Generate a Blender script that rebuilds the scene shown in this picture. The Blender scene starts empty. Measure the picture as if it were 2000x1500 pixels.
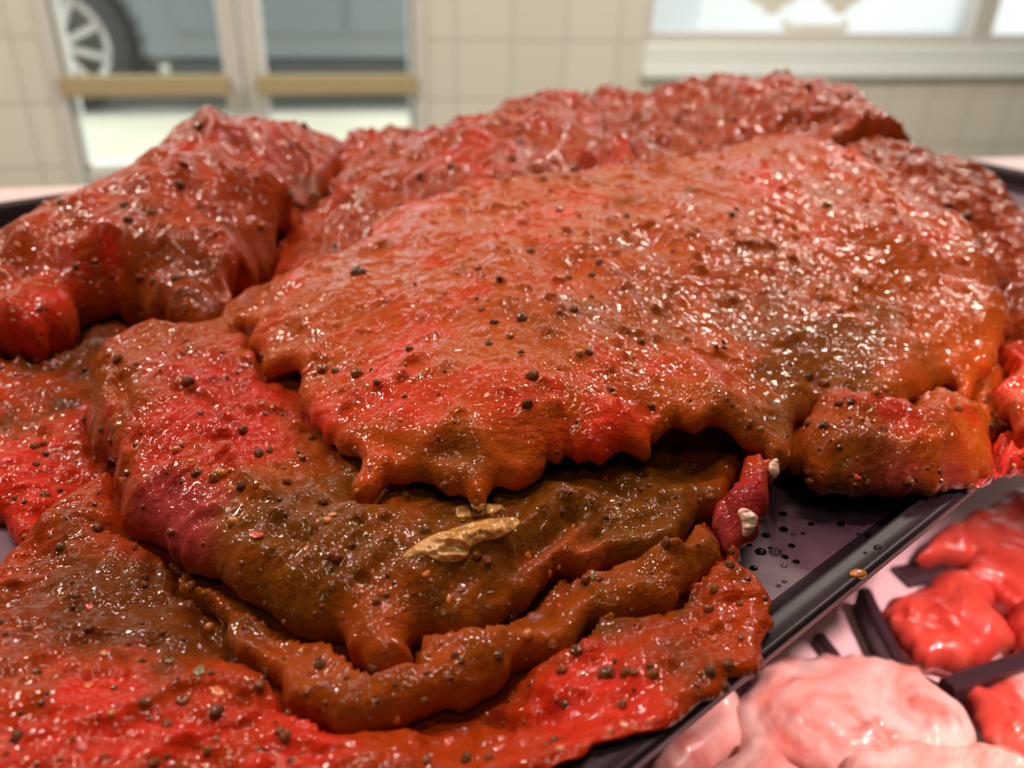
import bpy, bmesh, math, random
import numpy as np
from mathutils import Vector, Matrix
from mathutils.bvhtree import BVHTree

random.seed(11)
D = bpy.data
SC = bpy.context.scene
COL = SC.collection

# ------------------------------------------------------------------ camera
HC = 0.95                                  # camera height above the shop floor
FPX = 1600.0
def cam_axes(p, r, y):
    p, r, y = math.radians(p), math.radians(r), math.radians(y)
    F = np.array([math.sin(y)*math.cos(p), math.cos(y)*math.cos(p), -math.sin(p)])
    rt = np.array([math.cos(y), -math.sin(y), 0.0]); up = np.cross(rt, F)
    c, s = math.cos(r), math.sin(r)
    return np.array([c*rt+s*up, -s*rt+c*up, F])
AX = cam_axes(28.74, 2.13, 14.97)
cd = D.cameras.new('camera'); cam = D.objects.new('camera', cd); COL.objects.link(cam)
cam.matrix_world = Matrix([[AX[0][i], AX[1][i], -AX[2][i], (0, 0, HC)[i]] for i in range(3)] + [[0, 0, 0, 1]])
cd.sensor_width = 36; cd.lens = 36*FPX/2000; cd.clip_start = 0.005; cd.clip_end = 200
cd.dof.use_dof = True; cd.dof.focus_distance = 0.185; cd.dof.aperture_fstop = 10.5
SC.camera = cam
SC.view_settings.view_transform = 'Standard'; SC.view_settings.look = 'None'
SC.view_settings.gamma = 1; SC.view_settings.use_curve_mapping = False
SC.view_settings.exposure = 0.0
SC.cycles.use_denoising = True
SC.cycles.sample_clamp_indirect = 6
SC.cycles.max_bounces = 6
SC.cycles.use_adaptive_sampling = True; SC.cycles.adaptive_threshold = 0.02

def ray(px, py): return ((px-1000)/FPX)*AX[0] - ((py-750)/FPX)*AX[1] + AX[2]
def P(px, py, z):                          # point of a pixel at height z below the lens (returned in room coordinates)
    d = ray(px, py); q = d*(z/d[2]); return np.array([q[0], q[1], q[2]+HC])
def W(px, py, Y):
    d = ray(px, py); q = d*(Y/d[1]); return np.array([q[0], q[1], q[2]+HC])

# ------------------------------------------------------------------ world and lights
wd = D.worlds.new('world'); SC.world = wd; wd.use_nodes = True
bg = wd.node_tree.nodes['Background']
bg.inputs['Color'].default_value = (0.86, 0.94, 1.0, 1); bg.inputs['Strength'].default_value = 2.4
def light(kind, name, loc, energy, color, aim=None, **kw):
    l = D.lights.new(name, kind); l.energy = energy; l.color = color
    for k, v in kw.items(): setattr(l, k, v)
    o = D.objects.new(name, l); COL.objects.link(o); o.location = loc
    if aim is not None:
        o.rotation_euler = (Vector(aim)-Vector(loc)).to_track_quat('-Z', 'Y').to_euler()
    return o
light('SUN', 'sun', (0, 0, 10), 3.2, (1.0, 0.93, 0.78), aim=(-6.0, -1.0, 0), angle=0.01)
# warm ceiling panels of the shop, then two added fill lamps for the tiles
light('AREA', 'ceiling_and_fill_lamp', (-0.25, -0.95, 2.6), 4.5, (1.0, 0.86, 0.62), aim=(-0.25, -0.95, 0), shape='RECTANGLE', size=0.26, size_y=0.48)
light('AREA', 'ceiling_and_fill_lamp', (0.0, 0.16, 2.6), 8.5, (1.0, 0.84, 0.58), aim=(0.0, 0.16, 0), shape='RECTANGLE', size=0.50, size_y=0.22)
light('AREA', 'ceiling_and_fill_lamp', (1.7, 1.5, 2.7), 62, (1.0, 0.90, 0.76), aim=(1.7, 2.7, 0), shape='RECTANGLE', size=0.5, size_y=0.5)  # added fill, brightens the tiled back wall
light('AREA', 'ceiling_and_fill_lamp', (-1.5, 1.5, 2.7), 60, (1.0, 0.90, 0.76), aim=(-1.2, 2.6, 0), shape='RECTANGLE', size=0.5, size_y=0.5)  # added fill for the left part of the same wall
# pink meat lamps above the back of the counter, plus an added fill spot over its right front
for k in range(7):
    light('SPOT', 'counter_and_fill_spot', (-0.22+0.11*k, 0.47, HC+0.55), 1.7, (1.0, 0.62, 0.60), aim=(-0.18+0.10*k, 0.24, HC-0.15),
          shadow_soft_size=0.006, spot_size=2.4, spot_blend=0.6)
light('SPOT', 'counter_and_fill_spot', (0.33, -0.06, HC+0.40), 30.0, (1.0, 0.66, 0.66), aim=(0.225, 0.115, HC-0.24), shadow_soft_size=0.02, spot_size=0.43, spot_blend=0.6)  # added to brighten the fresh cuts

# ------------------------------------------------------------------ helpers
def tag(o, label=None, cat=None, group=None, kind=None):
    for k, v in (('label', label), ('category', cat), ('group', group), ('kind', kind)):
        if v: o[k] = v
    return o
def obj(name, me, mat=None, parent=None):
    o = D.objects.new(name, me); COL.objects.link(o)
    if mat: me.materials.append(mat)
    if parent:
        o.parent = parent
    return o
def empty(name, loc, label=None, cat=None, group=None, rz=0):
    o = D.objects.new(name, None); COL.objects.link(o); o.location = loc; o.rotation_euler[2] = rz
    o.empty_display_size = 0.02
    return tag(o, label, cat, group)
class MB:
    def __init__(s): s.b = bmesh.new()
    def box(s, x0, x1, y0, y1, z0, z1, bev=0, seg=2):
        t = bmesh.new(); bmesh.ops.create_cube(t, size=1)
        bmesh.ops.scale(t, vec=(x1-x0, y1-y0, z1-z0), verts=t.verts)
        bmesh.ops.translate(t, vec=((x0+x1)/2, (y0+y1)/2, (z0+z1)/2), verts=t.verts)
        if bev: bmesh.ops.bevel(t, geom=t.edges, offset=bev, segments=seg, affect='EDGES', profile=0.5)
        return s.add(t)
    def cyl(s, c, r, h, axis='Z', n=32, r2=None, bev=0):
        t = bmesh.new(); bmesh.ops.create_cone(t, cap_ends=True, segments=n, radius1=r, radius2=r if r2 is None else r2, depth=h)
        if bev: bmesh.ops.bevel(t, geom=[e for e in t.edges if len(e.link_faces) == 2 and abs(e.link_faces[0].normal.dot(e.link_faces[1].normal)) < .5], offset=bev, segments=2, affect='EDGES')
        if axis == 'Y': bmesh.ops.rotate(t, cent=(0, 0, 0), matrix=Matrix.Rotation(math.pi/2, 3, 'X'), verts=t.verts)
        bmesh.ops.translate(t, vec=c, verts=t.verts)
        return s.add(t)
    def prism(s, pts, y0, y1, bev=0):        # outline in x,z pushed along y
        t = bmesh.new(); vs = [t.verts.new((x, y0, z)) for x, z in pts]
        f = t.faces.new(vs); r = bmesh.ops.extrude_face_region(t, geom=[f])
        bmesh.ops.translate(t, vec=(0, y1-y0, 0), verts=[v for v in r['geom'] if isinstance(v, bmesh.types.BMVert)])
        bmesh.ops.recalc_face_normals(t, faces=t.faces)
        if bev: bmesh.ops.bevel(t, geom=t.edges, offset=bev, segments=2, affect='EDGES')
        return s.add(t)
    def add(s, t):
        me = D.meshes.new('t'); t.to_mesh(me); t.free(); s.b.from_mesh(me); D.meshes.remove(me); return s
    def build(s, name, mat, parent=None, off=(0, 0, 0), smooth=False):
        me = D.meshes.new(name); bmesh.ops.translate(s.b, vec=[-c for c in off], verts=s.b.verts)
        s.b.to_mesh(me); s.b.free()
        if smooth: me.shade_smooth()
        o = obj(name, me, mat, parent); 
        if parent is None: o.location = off
        return o

# ------------------------------------------------------------------ materials
def mat(name, col=(0.5, 0.5, 0.5), rough=0.5, **kw):
    m = D.materials.new(name); m.use_nodes = True
    b = m.node_tree.nodes['Principled BSDF']
    b.inputs['Base Color'].default_value = (*col, 1); b.inputs['Roughness'].default_value = rough
    for k, v in kw.items(): b.inputs[k].default_value = v
    return m
def N(m, t, **kw):
    n = m.node_tree.nodes.new(t)
    for k, v in kw.items():
        if k in n.inputs: n.inputs[k].default_value = v
        else: setattr(n, k, v)
    return n
def L(m, a, b): m.node_tree.links.new(a, b)
def ramp(m, src, stops):
    r = N(m, 'ShaderNodeValToRGB'); e = r.color_ramp.elements
    while len(e) < len(stops): e.new(0.5)
    for k, (p, c) in enumerate(stops):
        e[k].position = p; e[k].color = (*c, 1) if len(c) == 3 else c
    L(m, src, r.inputs[0]); return r.outputs[0]
def mixc(m, fac, a, b, mode='MIX'):
    x = N(m, 'ShaderNodeMix', data_type='RGBA', blend_type=mode)
    for s, v in ((x.inputs[0], fac), (x.inputs[6], a), (x.inputs[7], b)):
        if isinstance(v, (int, float)): s.default_value = v
        elif isinstance(v, tuple): s.default_value = (*v, 1)
        else: L(m, v, s)
    return x.outputs[2]
def math_(m, op, a, b=0.0, clamp=False):
    x = N(m, 'ShaderNodeMath', operation=op, use_clamp=clamp)
    for s, v in ((x.inputs[0], a), (x.inputs[1], b)):
        if isinstance(v, (int, float)): s.default_value = v
        else: L(m, v, s)
    return x.outputs[0]
def noisy(name, c1, c2, scale, rough=0.5, bump=0.0, detail=4, dist=0.001, **kw):
    m = mat(name, c1, rough, **kw); b = m.node_tree.nodes['Principled BSDF']
    tc = N(m, 'ShaderNodeTexCoord'); n = N(m, 'ShaderNodeTexNoise', Scale=scale, Detail=detail)
    L(m, tc.outputs['Object'], n.inputs['Vector'])
    L(m, ramp(m, n.outputs['Fac'], [(0.35, c1), (0.65, c2)]), b.inputs['Base Color'])
    if bump:
        bp = N(m, 'ShaderNodeBump', Strength=bump, Distance=dist); L(m, n.outputs['Fac'], bp.inputs['Height']); L(m, bp.outputs[0], b.inputs['Normal'])
    return m

def meat_mat(name, raw=(0.42, 0.020, 0.012), sauce=(0.36, 0.052, 0.007), thick=(0.14, 0.042, 0.006),
             fibre_dir=0.5, lo=0.42, hi=0.62, fibre=0.5):
    """wet marinated meat: red muscle, thin orange sauce, thick brown sauce, pepper dust; attribute 'sauce' shifts it to brown,
    attribute 'bare' to uncoated purple red muscle"""
    raw, sauce, thick = [(c[0]*1.0, c[1]*0.86, c[2]*0.45) for c in (raw, sauce, thick)]
    m = mat(name, raw, 0.55)
    b = m.node_tree.nodes['Principled BSDF']
    tc = N(m, 'ShaderNodeTexCoord')
    V = tc.outputs['Object']
    n1 = N(m, 'ShaderNodeTexNoise', Scale=26.0, Detail=5.0, Roughness=0.62, Distortion=0.6); L(m, V, n1.inputs['Vector'])
    n2 = N(m, 'ShaderNodeTexNoise', Scale=95.0, Detail=4.0, Roughness=0.6); L(m, V, n2.inputs['Vector'])
    at = N(m, 'ShaderNodeAttribute', attribute_name='sauce'); ab = N(m, 'ShaderNodeAttribute', attribute_name='bare')
    # stretched fibres
    mp = N(m, 'ShaderNodeMapping'); mp.inputs['Rotation'].default_value = (0, 0, fibre_dir); mp.inputs['Scale'].default_value = (60, 620, 200)
    L(m, V, mp.inputs['Vector'])
    nf = N(m, 'ShaderNodeTexNoise', Scale=1.0, Detail=3.0, Roughness=0.6); L(m, mp.outputs[0], nf.inputs['Vector'])
    v = math_(m, 'ADD', math_(m, 'MULTIPLY', n1.outputs['Fac'], 0.72), math_(m, 'MULTIPLY', n2.outputs['Fac'], 0.28))
    v = math_(m, 'ADD', v, at.outputs['Fac'])
    f1 = ramp(m, v, [(lo-0.10, (0, 0, 0)), (lo+0.07, (1, 1, 1))])
    f2 = ramp(m, v, [(hi-0.06, (0, 0, 0)), (hi+0.16, (1, 1, 1))])
    rawc = mixc(m, ramp(m, nf.outputs['Fac'], [(0.35, (0, 0, 0)), (0.7, (1, 1, 1))]), raw, tuple(min(1, c*1.3) for c in raw))
    c = mixc(m, f1, rawc, sauce)
    c = mixc(m, f2, c, thick)
    c = mixc(m, ab.outputs['Fac'], c, mixc(m, ramp(m, n1.outputs['Fac'], [(0.4, (0, 0, 0)), (0.7, (1, 1, 1))]), (0.26, 0.018, 0.018), (0.46, 0.065, 0.055)))
    # pepper dust
    vo = N(m, 'ShaderNodeTexVoronoi', Scale=420.0, feature='F1'); L(m, V, vo.inputs['Vector'])
    dust = ramp(m, vo.outputs['Distance'], [(0.10, (1, 1, 1)), (0.22, (0, 0, 0))])
    sel = ramp(m, N(m, 'ShaderNodeSeparateColor').outputs[0], [(0, (0, 0, 0)), (1, (1, 1, 1))])
    sp = [n for n in m.node_tree.nodes if n.bl_idname == 'ShaderNodeSeparateColor'][-1]; L(m, vo.outputs['Color'], sp.inputs[0])
    pick = math_(m, 'GREATER_THAN', sp.outputs[0], 0.72)
    c = mixc(m, math_(m, 'MULTIPLY', math_(m, 'MULTIPLY', dust, pick), 0.6), c, (0.07, 0.018, 0.006))
    L(m, c, b.inputs['Base Color'])
    # wet relief
    nb = N(m, 'ShaderNodeTexNoise', Scale=150.0, Detail=2.5, Roughness=0.55, Distortion=0.4); L(m, V, nb.inputs['Vector'])
    nc = N(m, 'ShaderNodeTexNoise', Scale=600.0, Detail=2.0, Roughness=0.5); L(m, V, nc.inputs['Vector'])
    b1 = N(m, 'ShaderNodeBump', Strength=1.0, Distance=0.0007); L(m, nb.outputs['Fac'], b1.inputs['Height'])
    b2 = N(m, 'ShaderNodeBump', Strength=1.0, Distance=0.00038); L(m, nc.outputs['Fac'], b2.inputs['Height']); L(m, b1.outputs[0], b2.inputs['Normal'])
    b3 = N(m, 'ShaderNodeBump', Strength=fibre, Distance=0.0007); L(m, nf.outputs['Fac'], b3.inputs['Height']); L(m, b2.outputs[0], b3.inputs['Normal'])
    L(m, b3.outputs[0], b.inputs['Normal'])
    # the wet film: smoother swells plus scattered little beads
    ns = N(m, 'ShaderNodeTexNoise', Scale=170.0, Detail=1.6, Roughness=0.5, Distortion=1.2); L(m, V, ns.inputs['Vector'])
    c1 = N(m, 'ShaderNodeBump', Strength=1.0, Distance=0.0014); L(m, ns.outputs['Fac'], c1.inputs['Height'])
    last = c1
    for sc_, th, ht in ((400.0, 0.32, 0.00030), (850.0, 0.38, 0.00015)):
        vb = N(m, 'ShaderNodeTexVoronoi', Scale=sc_, feature='F1'); L(m, V, vb.inputs['Vector'])
        sb = N(m, 'ShaderNodeSeparateColor'); L(m, vb.outputs['Color'], sb.inputs[0])
        dome = math_(m, 'SUBTRACT', 1.0, math_(m, 'DIVIDE', vb.outputs['Distance'], th), clamp=True)
        dome = math_(m, 'MULTIPLY', math_(m, 'SQRT', dome), math_(m, 'GREATER_THAN', sb.outputs[1], 0.30))
        cb = N(m, 'ShaderNodeBump', Strength=1.0, Distance=ht); L(m, dome, cb.inputs['Height']); L(m, last.outputs[0], cb.inputs['Normal']); last = cb
    cf = N(m, 'ShaderNodeBump', Strength=fibre*0.5, Distance=0.0005); L(m, nf.outputs['Fac'], cf.inputs['Height']); L(m, last.outputs[0], cf.inputs['Normal'])
    L(m, cf.outputs[0], b.inputs['Coat Normal'])
    b.inputs['Specular IOR Level'].default_value = 0.03
    b.inputs['Subsurface Weight'].default_value = 0.12
    b.inputs['Subsurface Radius'].default_value = (1.0, 0.22, 0.10); b.inputs['Subsurface Scale'].default_value = 0.004
    b.inputs['Coat Weight'].default_value = 1.0; b.inputs['Coat Roughness'].default_value = 0.015; b.inputs['Coat IOR'].default_value = 1.36
    return m

M = {}
M['tile'] = None
M['frame'] = mat('grey_aluminium', (0.60, 0.58, 0.55), 0.45)
M['white_frame'] = mat('white_lacquer', (0.78, 0.82, 0.82), 0.4)
M['bar'] = mat('tan_push_bar', (0.42, 0.33, 0.18), 0.45)
M['black'] = mat('black_plastic', (0.012, 0.009, 0.010), 0.35)
M['dark_metal'] = mat('dark_metal', (0.03, 0.02, 0.025), 0.35)
M['ceiling'] = mat('ceiling_paint', (0.13, 0.11, 0.09), 0.8)
M['plaster'] = mat('plaster', (0.12, 0.10, 0.08), 0.8)
M['floor'] = noisy('floor_tiles', (0.35, 0.33, 0.30), (0.45, 0.43, 0.40), 3, 0.5)
M['pave'] = noisy('cream_paving', (0.50, 0.46, 0.36), (0.58, 0.54, 0.44), 1.2, 0.85)
M['deck'] = noisy('pink_lit_counter_sheet', (0.80, 0.55, 0.57), (0.86, 0.62, 0.64), 20, 0.4)  # white sheet; the lamps' pink tint is painted into its colour

def tile_mat():
    m = mat('beige_wall_tiles', (0.6, 0.57, 0.5), 0.35); b = m.node_tree.nodes['Principled BSDF']
    tc = N(m, 'ShaderNodeTexCoord'); s = N(m, 'ShaderNodeSeparateXYZ'); L(m, tc.outputs['Object'], s.inputs[0])
    g = None; cells = []
    for ax, off in ((0, 0.039), (2, 0.0)):
        q = math_(m, 'DIVIDE', math_(m, 'ADD', s.outputs[ax], 10*0.205+off), 0.205)
        fr = math_(m, 'FRACT', q); cells.append(math_(m, 'FLOOR', q))
        e = math_(m, 'LESS_THAN', math_(m, 'MINIMUM', fr, math_(m, 'SUBTRACT', 1.0, fr)), 0.022)
        g = e if g is None else math_(m, 'MAXIMUM', g, e)
    cx = N(m, 'ShaderNodeCombineXYZ'); L(m, cells[0], cx.inputs[0]); L(m, cells[1], cx.inputs[1])
    wn = N(m, 'ShaderNodeTexWhiteNoise'); L(m, cx.outputs[0], wn.inputs['Vector'])
    c = mixc(m, wn.outputs['Value'], (0.66, 0.63, 0.56), (0.70, 0.67, 0.60))
    L(m, mixc(m, g, c, (0.50, 0.475, 0.42)), b.inputs['Base Color'])
    bp = N(m, 'ShaderNodeBump', Strength=0.5, Distance=0.002); bp.invert = True; L(m, g, bp.inputs['Height']); L(m, bp.outputs[0], b.inputs['Normal'])
    return m
M['tile'] = tile_mat()

def glass_mat():
    m = D.materials.new('clear_glass'); m.use_nodes = True; nt = m.node_tree; nt.nodes.clear()
    o = N(m, 'ShaderNodeOutputMaterial'); x = N(m, 'ShaderNodeMixShader'); x.inputs[0].default_value = 0.07
    t = N(m, 'ShaderNodeBsdfTransparent'); t.inputs[0].default_value = (0.93, 0.97, 0.97, 1); g = N(m, 'ShaderNodeBsdfGlossy'); g.inputs['Roughness'].default_value = 0.02
    L(m, t.outputs[0], x.inputs[1]); L(m, g.outputs[0], x.inputs[2]); L(m, x.outputs[0], o.inputs[0]); return m
def frost_mat():
    m = D.materials.new('frosted_glass'); m.use_nodes = True; nt = m.node_tree; nt.nodes.clear()
    o = N(m, 'ShaderNodeOutputMaterial'); x = N(m, 'ShaderNodeMixShader'); x.inputs[0].default_value = 0.55
    t = N(m, 'ShaderNodeBsdfTransparent'); t.inputs[0].default_value = (0.80, 0.82, 0.82, 1); g = N(m, 'ShaderNodeBsdfTranslucent'); g.inputs[0].default_value = (0.78, 0.80, 0.80, 1)
    L(m, t.outputs[0], x.inputs[1]); L(m, g.outputs[0], x.inputs[2]); L(m, x.outputs[0], o.inputs[0]); return m
M['glass'] = glass_mat(); M['frost'] = frost_mat()

# ------------------------------------------------------------------ the room
YW = 3.1
def st(name, mb, m): return tag(mb.build(name, m), kind='structure')
DX0, DX1 = -0.775, 0.475          # door opening
WX0, WZ0, WZ1 = 1.295, HC-0.465, HC+1.25
DZ1 = 2.2
b = MB()
b.box(-3.2, DX0, YW, YW+0.2, 0, 2.8); b.box(DX0, DX1, YW, YW+0.2, DZ1, 2.8); b.box(DX1, WX0, YW, YW+0.2, 0, 2.8)
b.box(WX0, 4.6, YW, YW+0.2, 0, WZ0); b.box(WX0, 4.6, YW, YW+0.2, WZ1, 2.8); b.box(4.6, 5.0, YW, YW+0.2, 0, 2.8)
st('wall_back', b, M['tile'])
st('wall_left', MB().box(-3.4, -3.2, -2.6, YW+0.2, 0, 2.8), M['plaster'])
st('wall_right', MB().box(5.0, 5.2, -2.6, YW+0.2, 0, 2.8), M['plaster'])
st('wall_front', MB().box(-3.2, 5.0, -2.8, -2.6, 0, 2.8), M['plaster'])
st('floor', MB().box(-3.2, 5.0, -2.6, YW+0.2, -0.1, 0), M['floor'])
st('ceiling', MB().box(-3.4, 5.2, -2.8, YW+0.2, 2.8, 2.95), M['ceiling'])
st('pavement', MB().box(-14, 18, YW+0.2, 22, -0.1, 0), M['pave'])
# double door
b = MB(); b.box(DX0, DX0+0.045, YW-0.01, YW+0.12, 0, DZ1, 0.004); b.box(DX1-0.05, DX1, YW-0.01, YW+0.12, 0, DZ1, 0.004); b.box(DX0, DX1, YW-0.01, YW+0.12, DZ1-0.06, DZ1, 0.004)
st('door_frame', b, M['frame'])
def leaf(n, x0, x1, gx0, gx1, gz0, label):
    b = MB(); y0, y1 = YW+0.015, YW+0.065
    b.box(x0, gx0, y0, y1, 0.01, DZ1-0.06, 0.003); b.box(gx1, x1, y0, y1, 0.01, DZ1-0.06, 0.003)
    b.box(gx0, gx1, y0, y1, 0.01, gz0, 0.003); b.box(gx0, gx1, y0, y1, DZ1-0.16, DZ1-0.06, 0.003)
    d = st('door_%d' % n, b, M['frame'])
    g = MB().box(gx0-0.005, gx1+0.005, YW+0.036, YW+0.042, gz0-0.005, DZ1-0.155).build('glass_pane', M['glass'], d)
    h = MB().box(gx0-0.02, gx1+0.02, YW-0.035, YW-0.012, HC-0.515, HC-0.447, 0.008).build('push_bar', M['bar'], d)
    k = MB(); k.box(gx0-0.018, gx0-0.004, YW-0.014, YW+0.02, HC-0.50, HC-0.46, 0.002); k.box(gx1+0.004, gx1+0.018, YW-0.014, YW+0.02, HC-0.50, HC-0.46, 0.002)
    k.build('bar_bracket', M['dark_metal'], d)
    w = MB(); w.box(gx0, gx0+0.018, YW+0.02, YW+0.06, gz0, DZ1-0.16, 0.002); w.box(gx0, gx1, YW+0.02, YW+0.06, gz0, gz0+0.018, 0.002)
    w.build('lit_reveal_strip', M['white_frame'], d)  # white strips put in for the bright lit reveal beside the glass
leaf(1, DX0+0.05, -0.168, -0.722, -0.229, HC-0.765, '')
leaf(2, -0.162, DX1-0.053, -0.103, 0.408, HC-0.765, '')
# window
b = MB(); b.box(WX0, 4.6, YW+0.03, YW+0.14, WZ0+0.115, WZ0+0.16, 0.004); b.box(WX0, 4.6, YW+0.03, YW+0.14, WZ1-0.06, WZ1, 0.004)
for x0, x1 in ((WX0, WX0+0.03), (2.76, 2.86), (4.54, 4.6)): b.box(x0, x1, YW+0.02, YW+0.15, WZ0+0.06, WZ1-0.03, 0.004)
w = st('window_1', b, M['frame'])
MB().box(WX0+0.01, 4.59, YW+0.08, YW+0.088, WZ0+0.13, WZ1-0.03).build('window_pane', M['frost'], w)
MB().box(WX0-0.0, 4.6, YW-0.03, YW+0.16, WZ0, WZ0+0.035, 0.006).box(WX0, 4.6, YW-0.012, YW+0.16, WZ0+0.030, WZ0+0.118, 0.006).build('window_sill', M['white_frame'], w)
# beige printed motifs standing in the window film
decal = mat('beige_window_print', (0.72, 0.69, 0.62), 0.7)
def motif(pts, label):
    q = [W(x, y, YW+0.074) for x, y in pts]
    o = MB().prism([(p[0], p[2]) for p in q], YW+0.071, YW+0.0795).build('window_sticker', decal)
    tag(o, label, 'sticker', 'beige stickers on the window')
motif([(1462, -30), (1560, -30), (1556, 2), (1530, 12), (1515, 28), (1498, 28), (1488, 12), (1466, 4)], 'beige bowl-shaped sticker on the window, left of the two at its top')
motif([(1606, -30), (1682, -30), (1680, 2), (1660, 12), (1648, 27), (1632, 27), (1622, 12), (1608, 4)], 'beige bowl-shaped sticker on the window, right of the two at its top')
motif([(1528, 35), (1542, 48), (1640, 48), (1656, 35), (1654, 58), (1640, 66), (1646, 82), (1632, 82), (1618, 64), (1602, 62), (1596, 82), (1580, 82), (1576, 62), (1560, 64), (1552, 82), (1538, 82), (1540, 64), (1530, 56)],
      'beige table-shaped sticker low on the window')

# ------------------------------------------------------------------ the car outside
_g = P(141, 222, -HC); YC = float(_g[1])
paint = mat('grey_blue_car_paint', (0.21, 0.24, 0.255), 0.3, **{'Coat Weight': 0.6})
tyre = mat('tyre_rubber', (0.05, 0.05, 0.052), 0.8); alloy = mat('alloy', (0.62, 0.56, 0.55), 0.35, Metallic=0.3)
car = empty('car', (1.1, YC, 0), 'grey-blue car parked close outside the glass door, alloy wheel showing at left', 'car')
WXc = float(_g[0])
def carbody():
    arch = lambda cx, r: [(cx+r*math.cos(a), 0.35+r*math.sin(a)) for a in np.linspace(math.pi+0.27, -0.27, 18)]
    pts = [(-1.95, 0.24)] + arch(WXc, 0.40) + arch(1.62, 0.40) + [(2.45, 0.24), (2.55, 0.62), (2.50, 0.92), (1.9, 1.00), (-0.9, 0.98), (-1.9, 0.85), (-2.02, 0.60)]
    return pts
def shaped(pts, name, m, y0, y1, bev, par):
    o = MB().prism(pts, y0, y1, bev).build(name, m, par); 
    for v in o.data.vertices: v.co.x -= par.location.x; v.co.y -= par.location.y
    o.data.shade_smooth(); md = o.modifiers.new('w', 'WEIGHTED_NORMAL'); return o
shaped(carbody(), 'car_body', paint, YC+0.02, YC+1.75, 0.05, car)
shaped([(-1.0, 0.96), (1.9, 0.98), (1.35, 1.42), (-0.25, 1.44)], 'cabin', paint, YC+0.16, YC+1.6, 0.04, car)
cg = mat('car_glass', (0.03, 0.04, 0.05), 0.1)
shaped([(-0.78, 1.0), (0.42, 1.0), (0.42, 1.36), (-0.22, 1.37)], 'side_window', cg, YC+0.15, YC+0.17, 0.004, car)
shaped([(0.50, 1.0), (1.65, 1.0), (1.28, 1.35), (0.50, 1.36)], 'side_window', cg, YC+0.15, YC+0.17, 0.004, car)
shaped([(-0.66, 0.15), (1.14, 0.15), (1.14, 0.27), (-0.66, 0.27)], 'sill_trim', mat('sill', (0.05, 0.055, 0.06), 0.6), YC+0.0, YC+0.06, 0.01, car)
shaped([(-0.60, 0.42), (0.30, 0.42), (0.32, 0.95), (-0.62, 0.95)], 'car_door', paint, YC+0.005, YC+0.03, 0.006, car)
shaped([(0.33, 0.42), (1.15, 0.42), (1.30, 0.95), (0.35, 0.95)], 'car_door', paint, YC+0.005, YC+0.03, 0.006, car)
for cx in (WXc, 1.62):
    shaped([(cx-0.45, 0.08), (cx+0.45, 0.08), (cx+0.47, 0.80), (cx-0.47, 0.80)], 'wheel_arch', mat('arch_black', (0.03, 0.032, 0.035), 0.8), YC+0.24, YC+0.30, 0.004, car)
    r = D.objects.new('wheel', None); COL.objects.link(r); r.parent = car; r.location = (cx-1.1, 0, 0.35)
    t = MB().cyl((0, 0.12, 0), 0.35, 0.2, 'Y', 48, bev=0.03).build('tyre', tyre, r, smooth=True)
    b = MB()
    bm = bmesh.new()
    for ri, ro in ((0.225, 0.262),):
        for k in range(48):
            a0, a1 = 2*math.pi*k/48, 2*math.pi*(k+1)/48
            vs = [bm.verts.new((rr*math.cos(a), yy, rr*math.sin(a))) for rr, yy in ((ri, 0.02), (ro, -0.005)) for a in (a0, a1)]
            bm.faces.new([vs[0], vs[1], vs[3], vs[2]])
    b.add(bm)
    for k in range(9):
        a = 2*math.pi*k/9+0.25; t2 = bmesh.new(); bmesh.ops.create_cube(t2, size=1)
        bmesh.ops.scale(t2, vec=(0.21, 0.03, 0.036), verts=t2.verts); bmesh.ops.translate(t2, vec=(0.13, 0.005, 0), verts=t2.verts)
        bmesh.ops.rotate(t2, cent=(0, 0, 0), matrix=Matrix.Rotation(a, 3, 'Y'), verts=t2.verts); b.add(t2)
    b.cyl((0, 0.0, 0), 0.05, 0.03, 'Y', 24)
    b.build('alloy_rim', alloy, r)

# ------------------------------------------------------------------ counter
ZD = HC-0.24
UV = np.array([math.cos(math.radians(26)), math.sin(math.radians(26))]); NV = np.array([-UV[1], UV[0]])
cnt = MB().box(-1.2, 1.9, -0.02, 0.915, 0, ZD-0.03, 0.01).build('display_counter', mat('counter_body', (0.55, 0.55, 0.55), 0.4), off=(0.35, 0.45, 0))
tag(cnt, 'pink-lit pale butcher counter carrying the black tray and dishes', 'counter')
MB().box(-1.2, 1.9, -0.04, 0.92, ZD-0.03, ZD, 0.008).build('counter_top', M['deck'], cnt).location = (0, 0, 0)
cnt.children[0].data.transform(Matrix.Translation((-0.35, -0.45, 0)))

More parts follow.
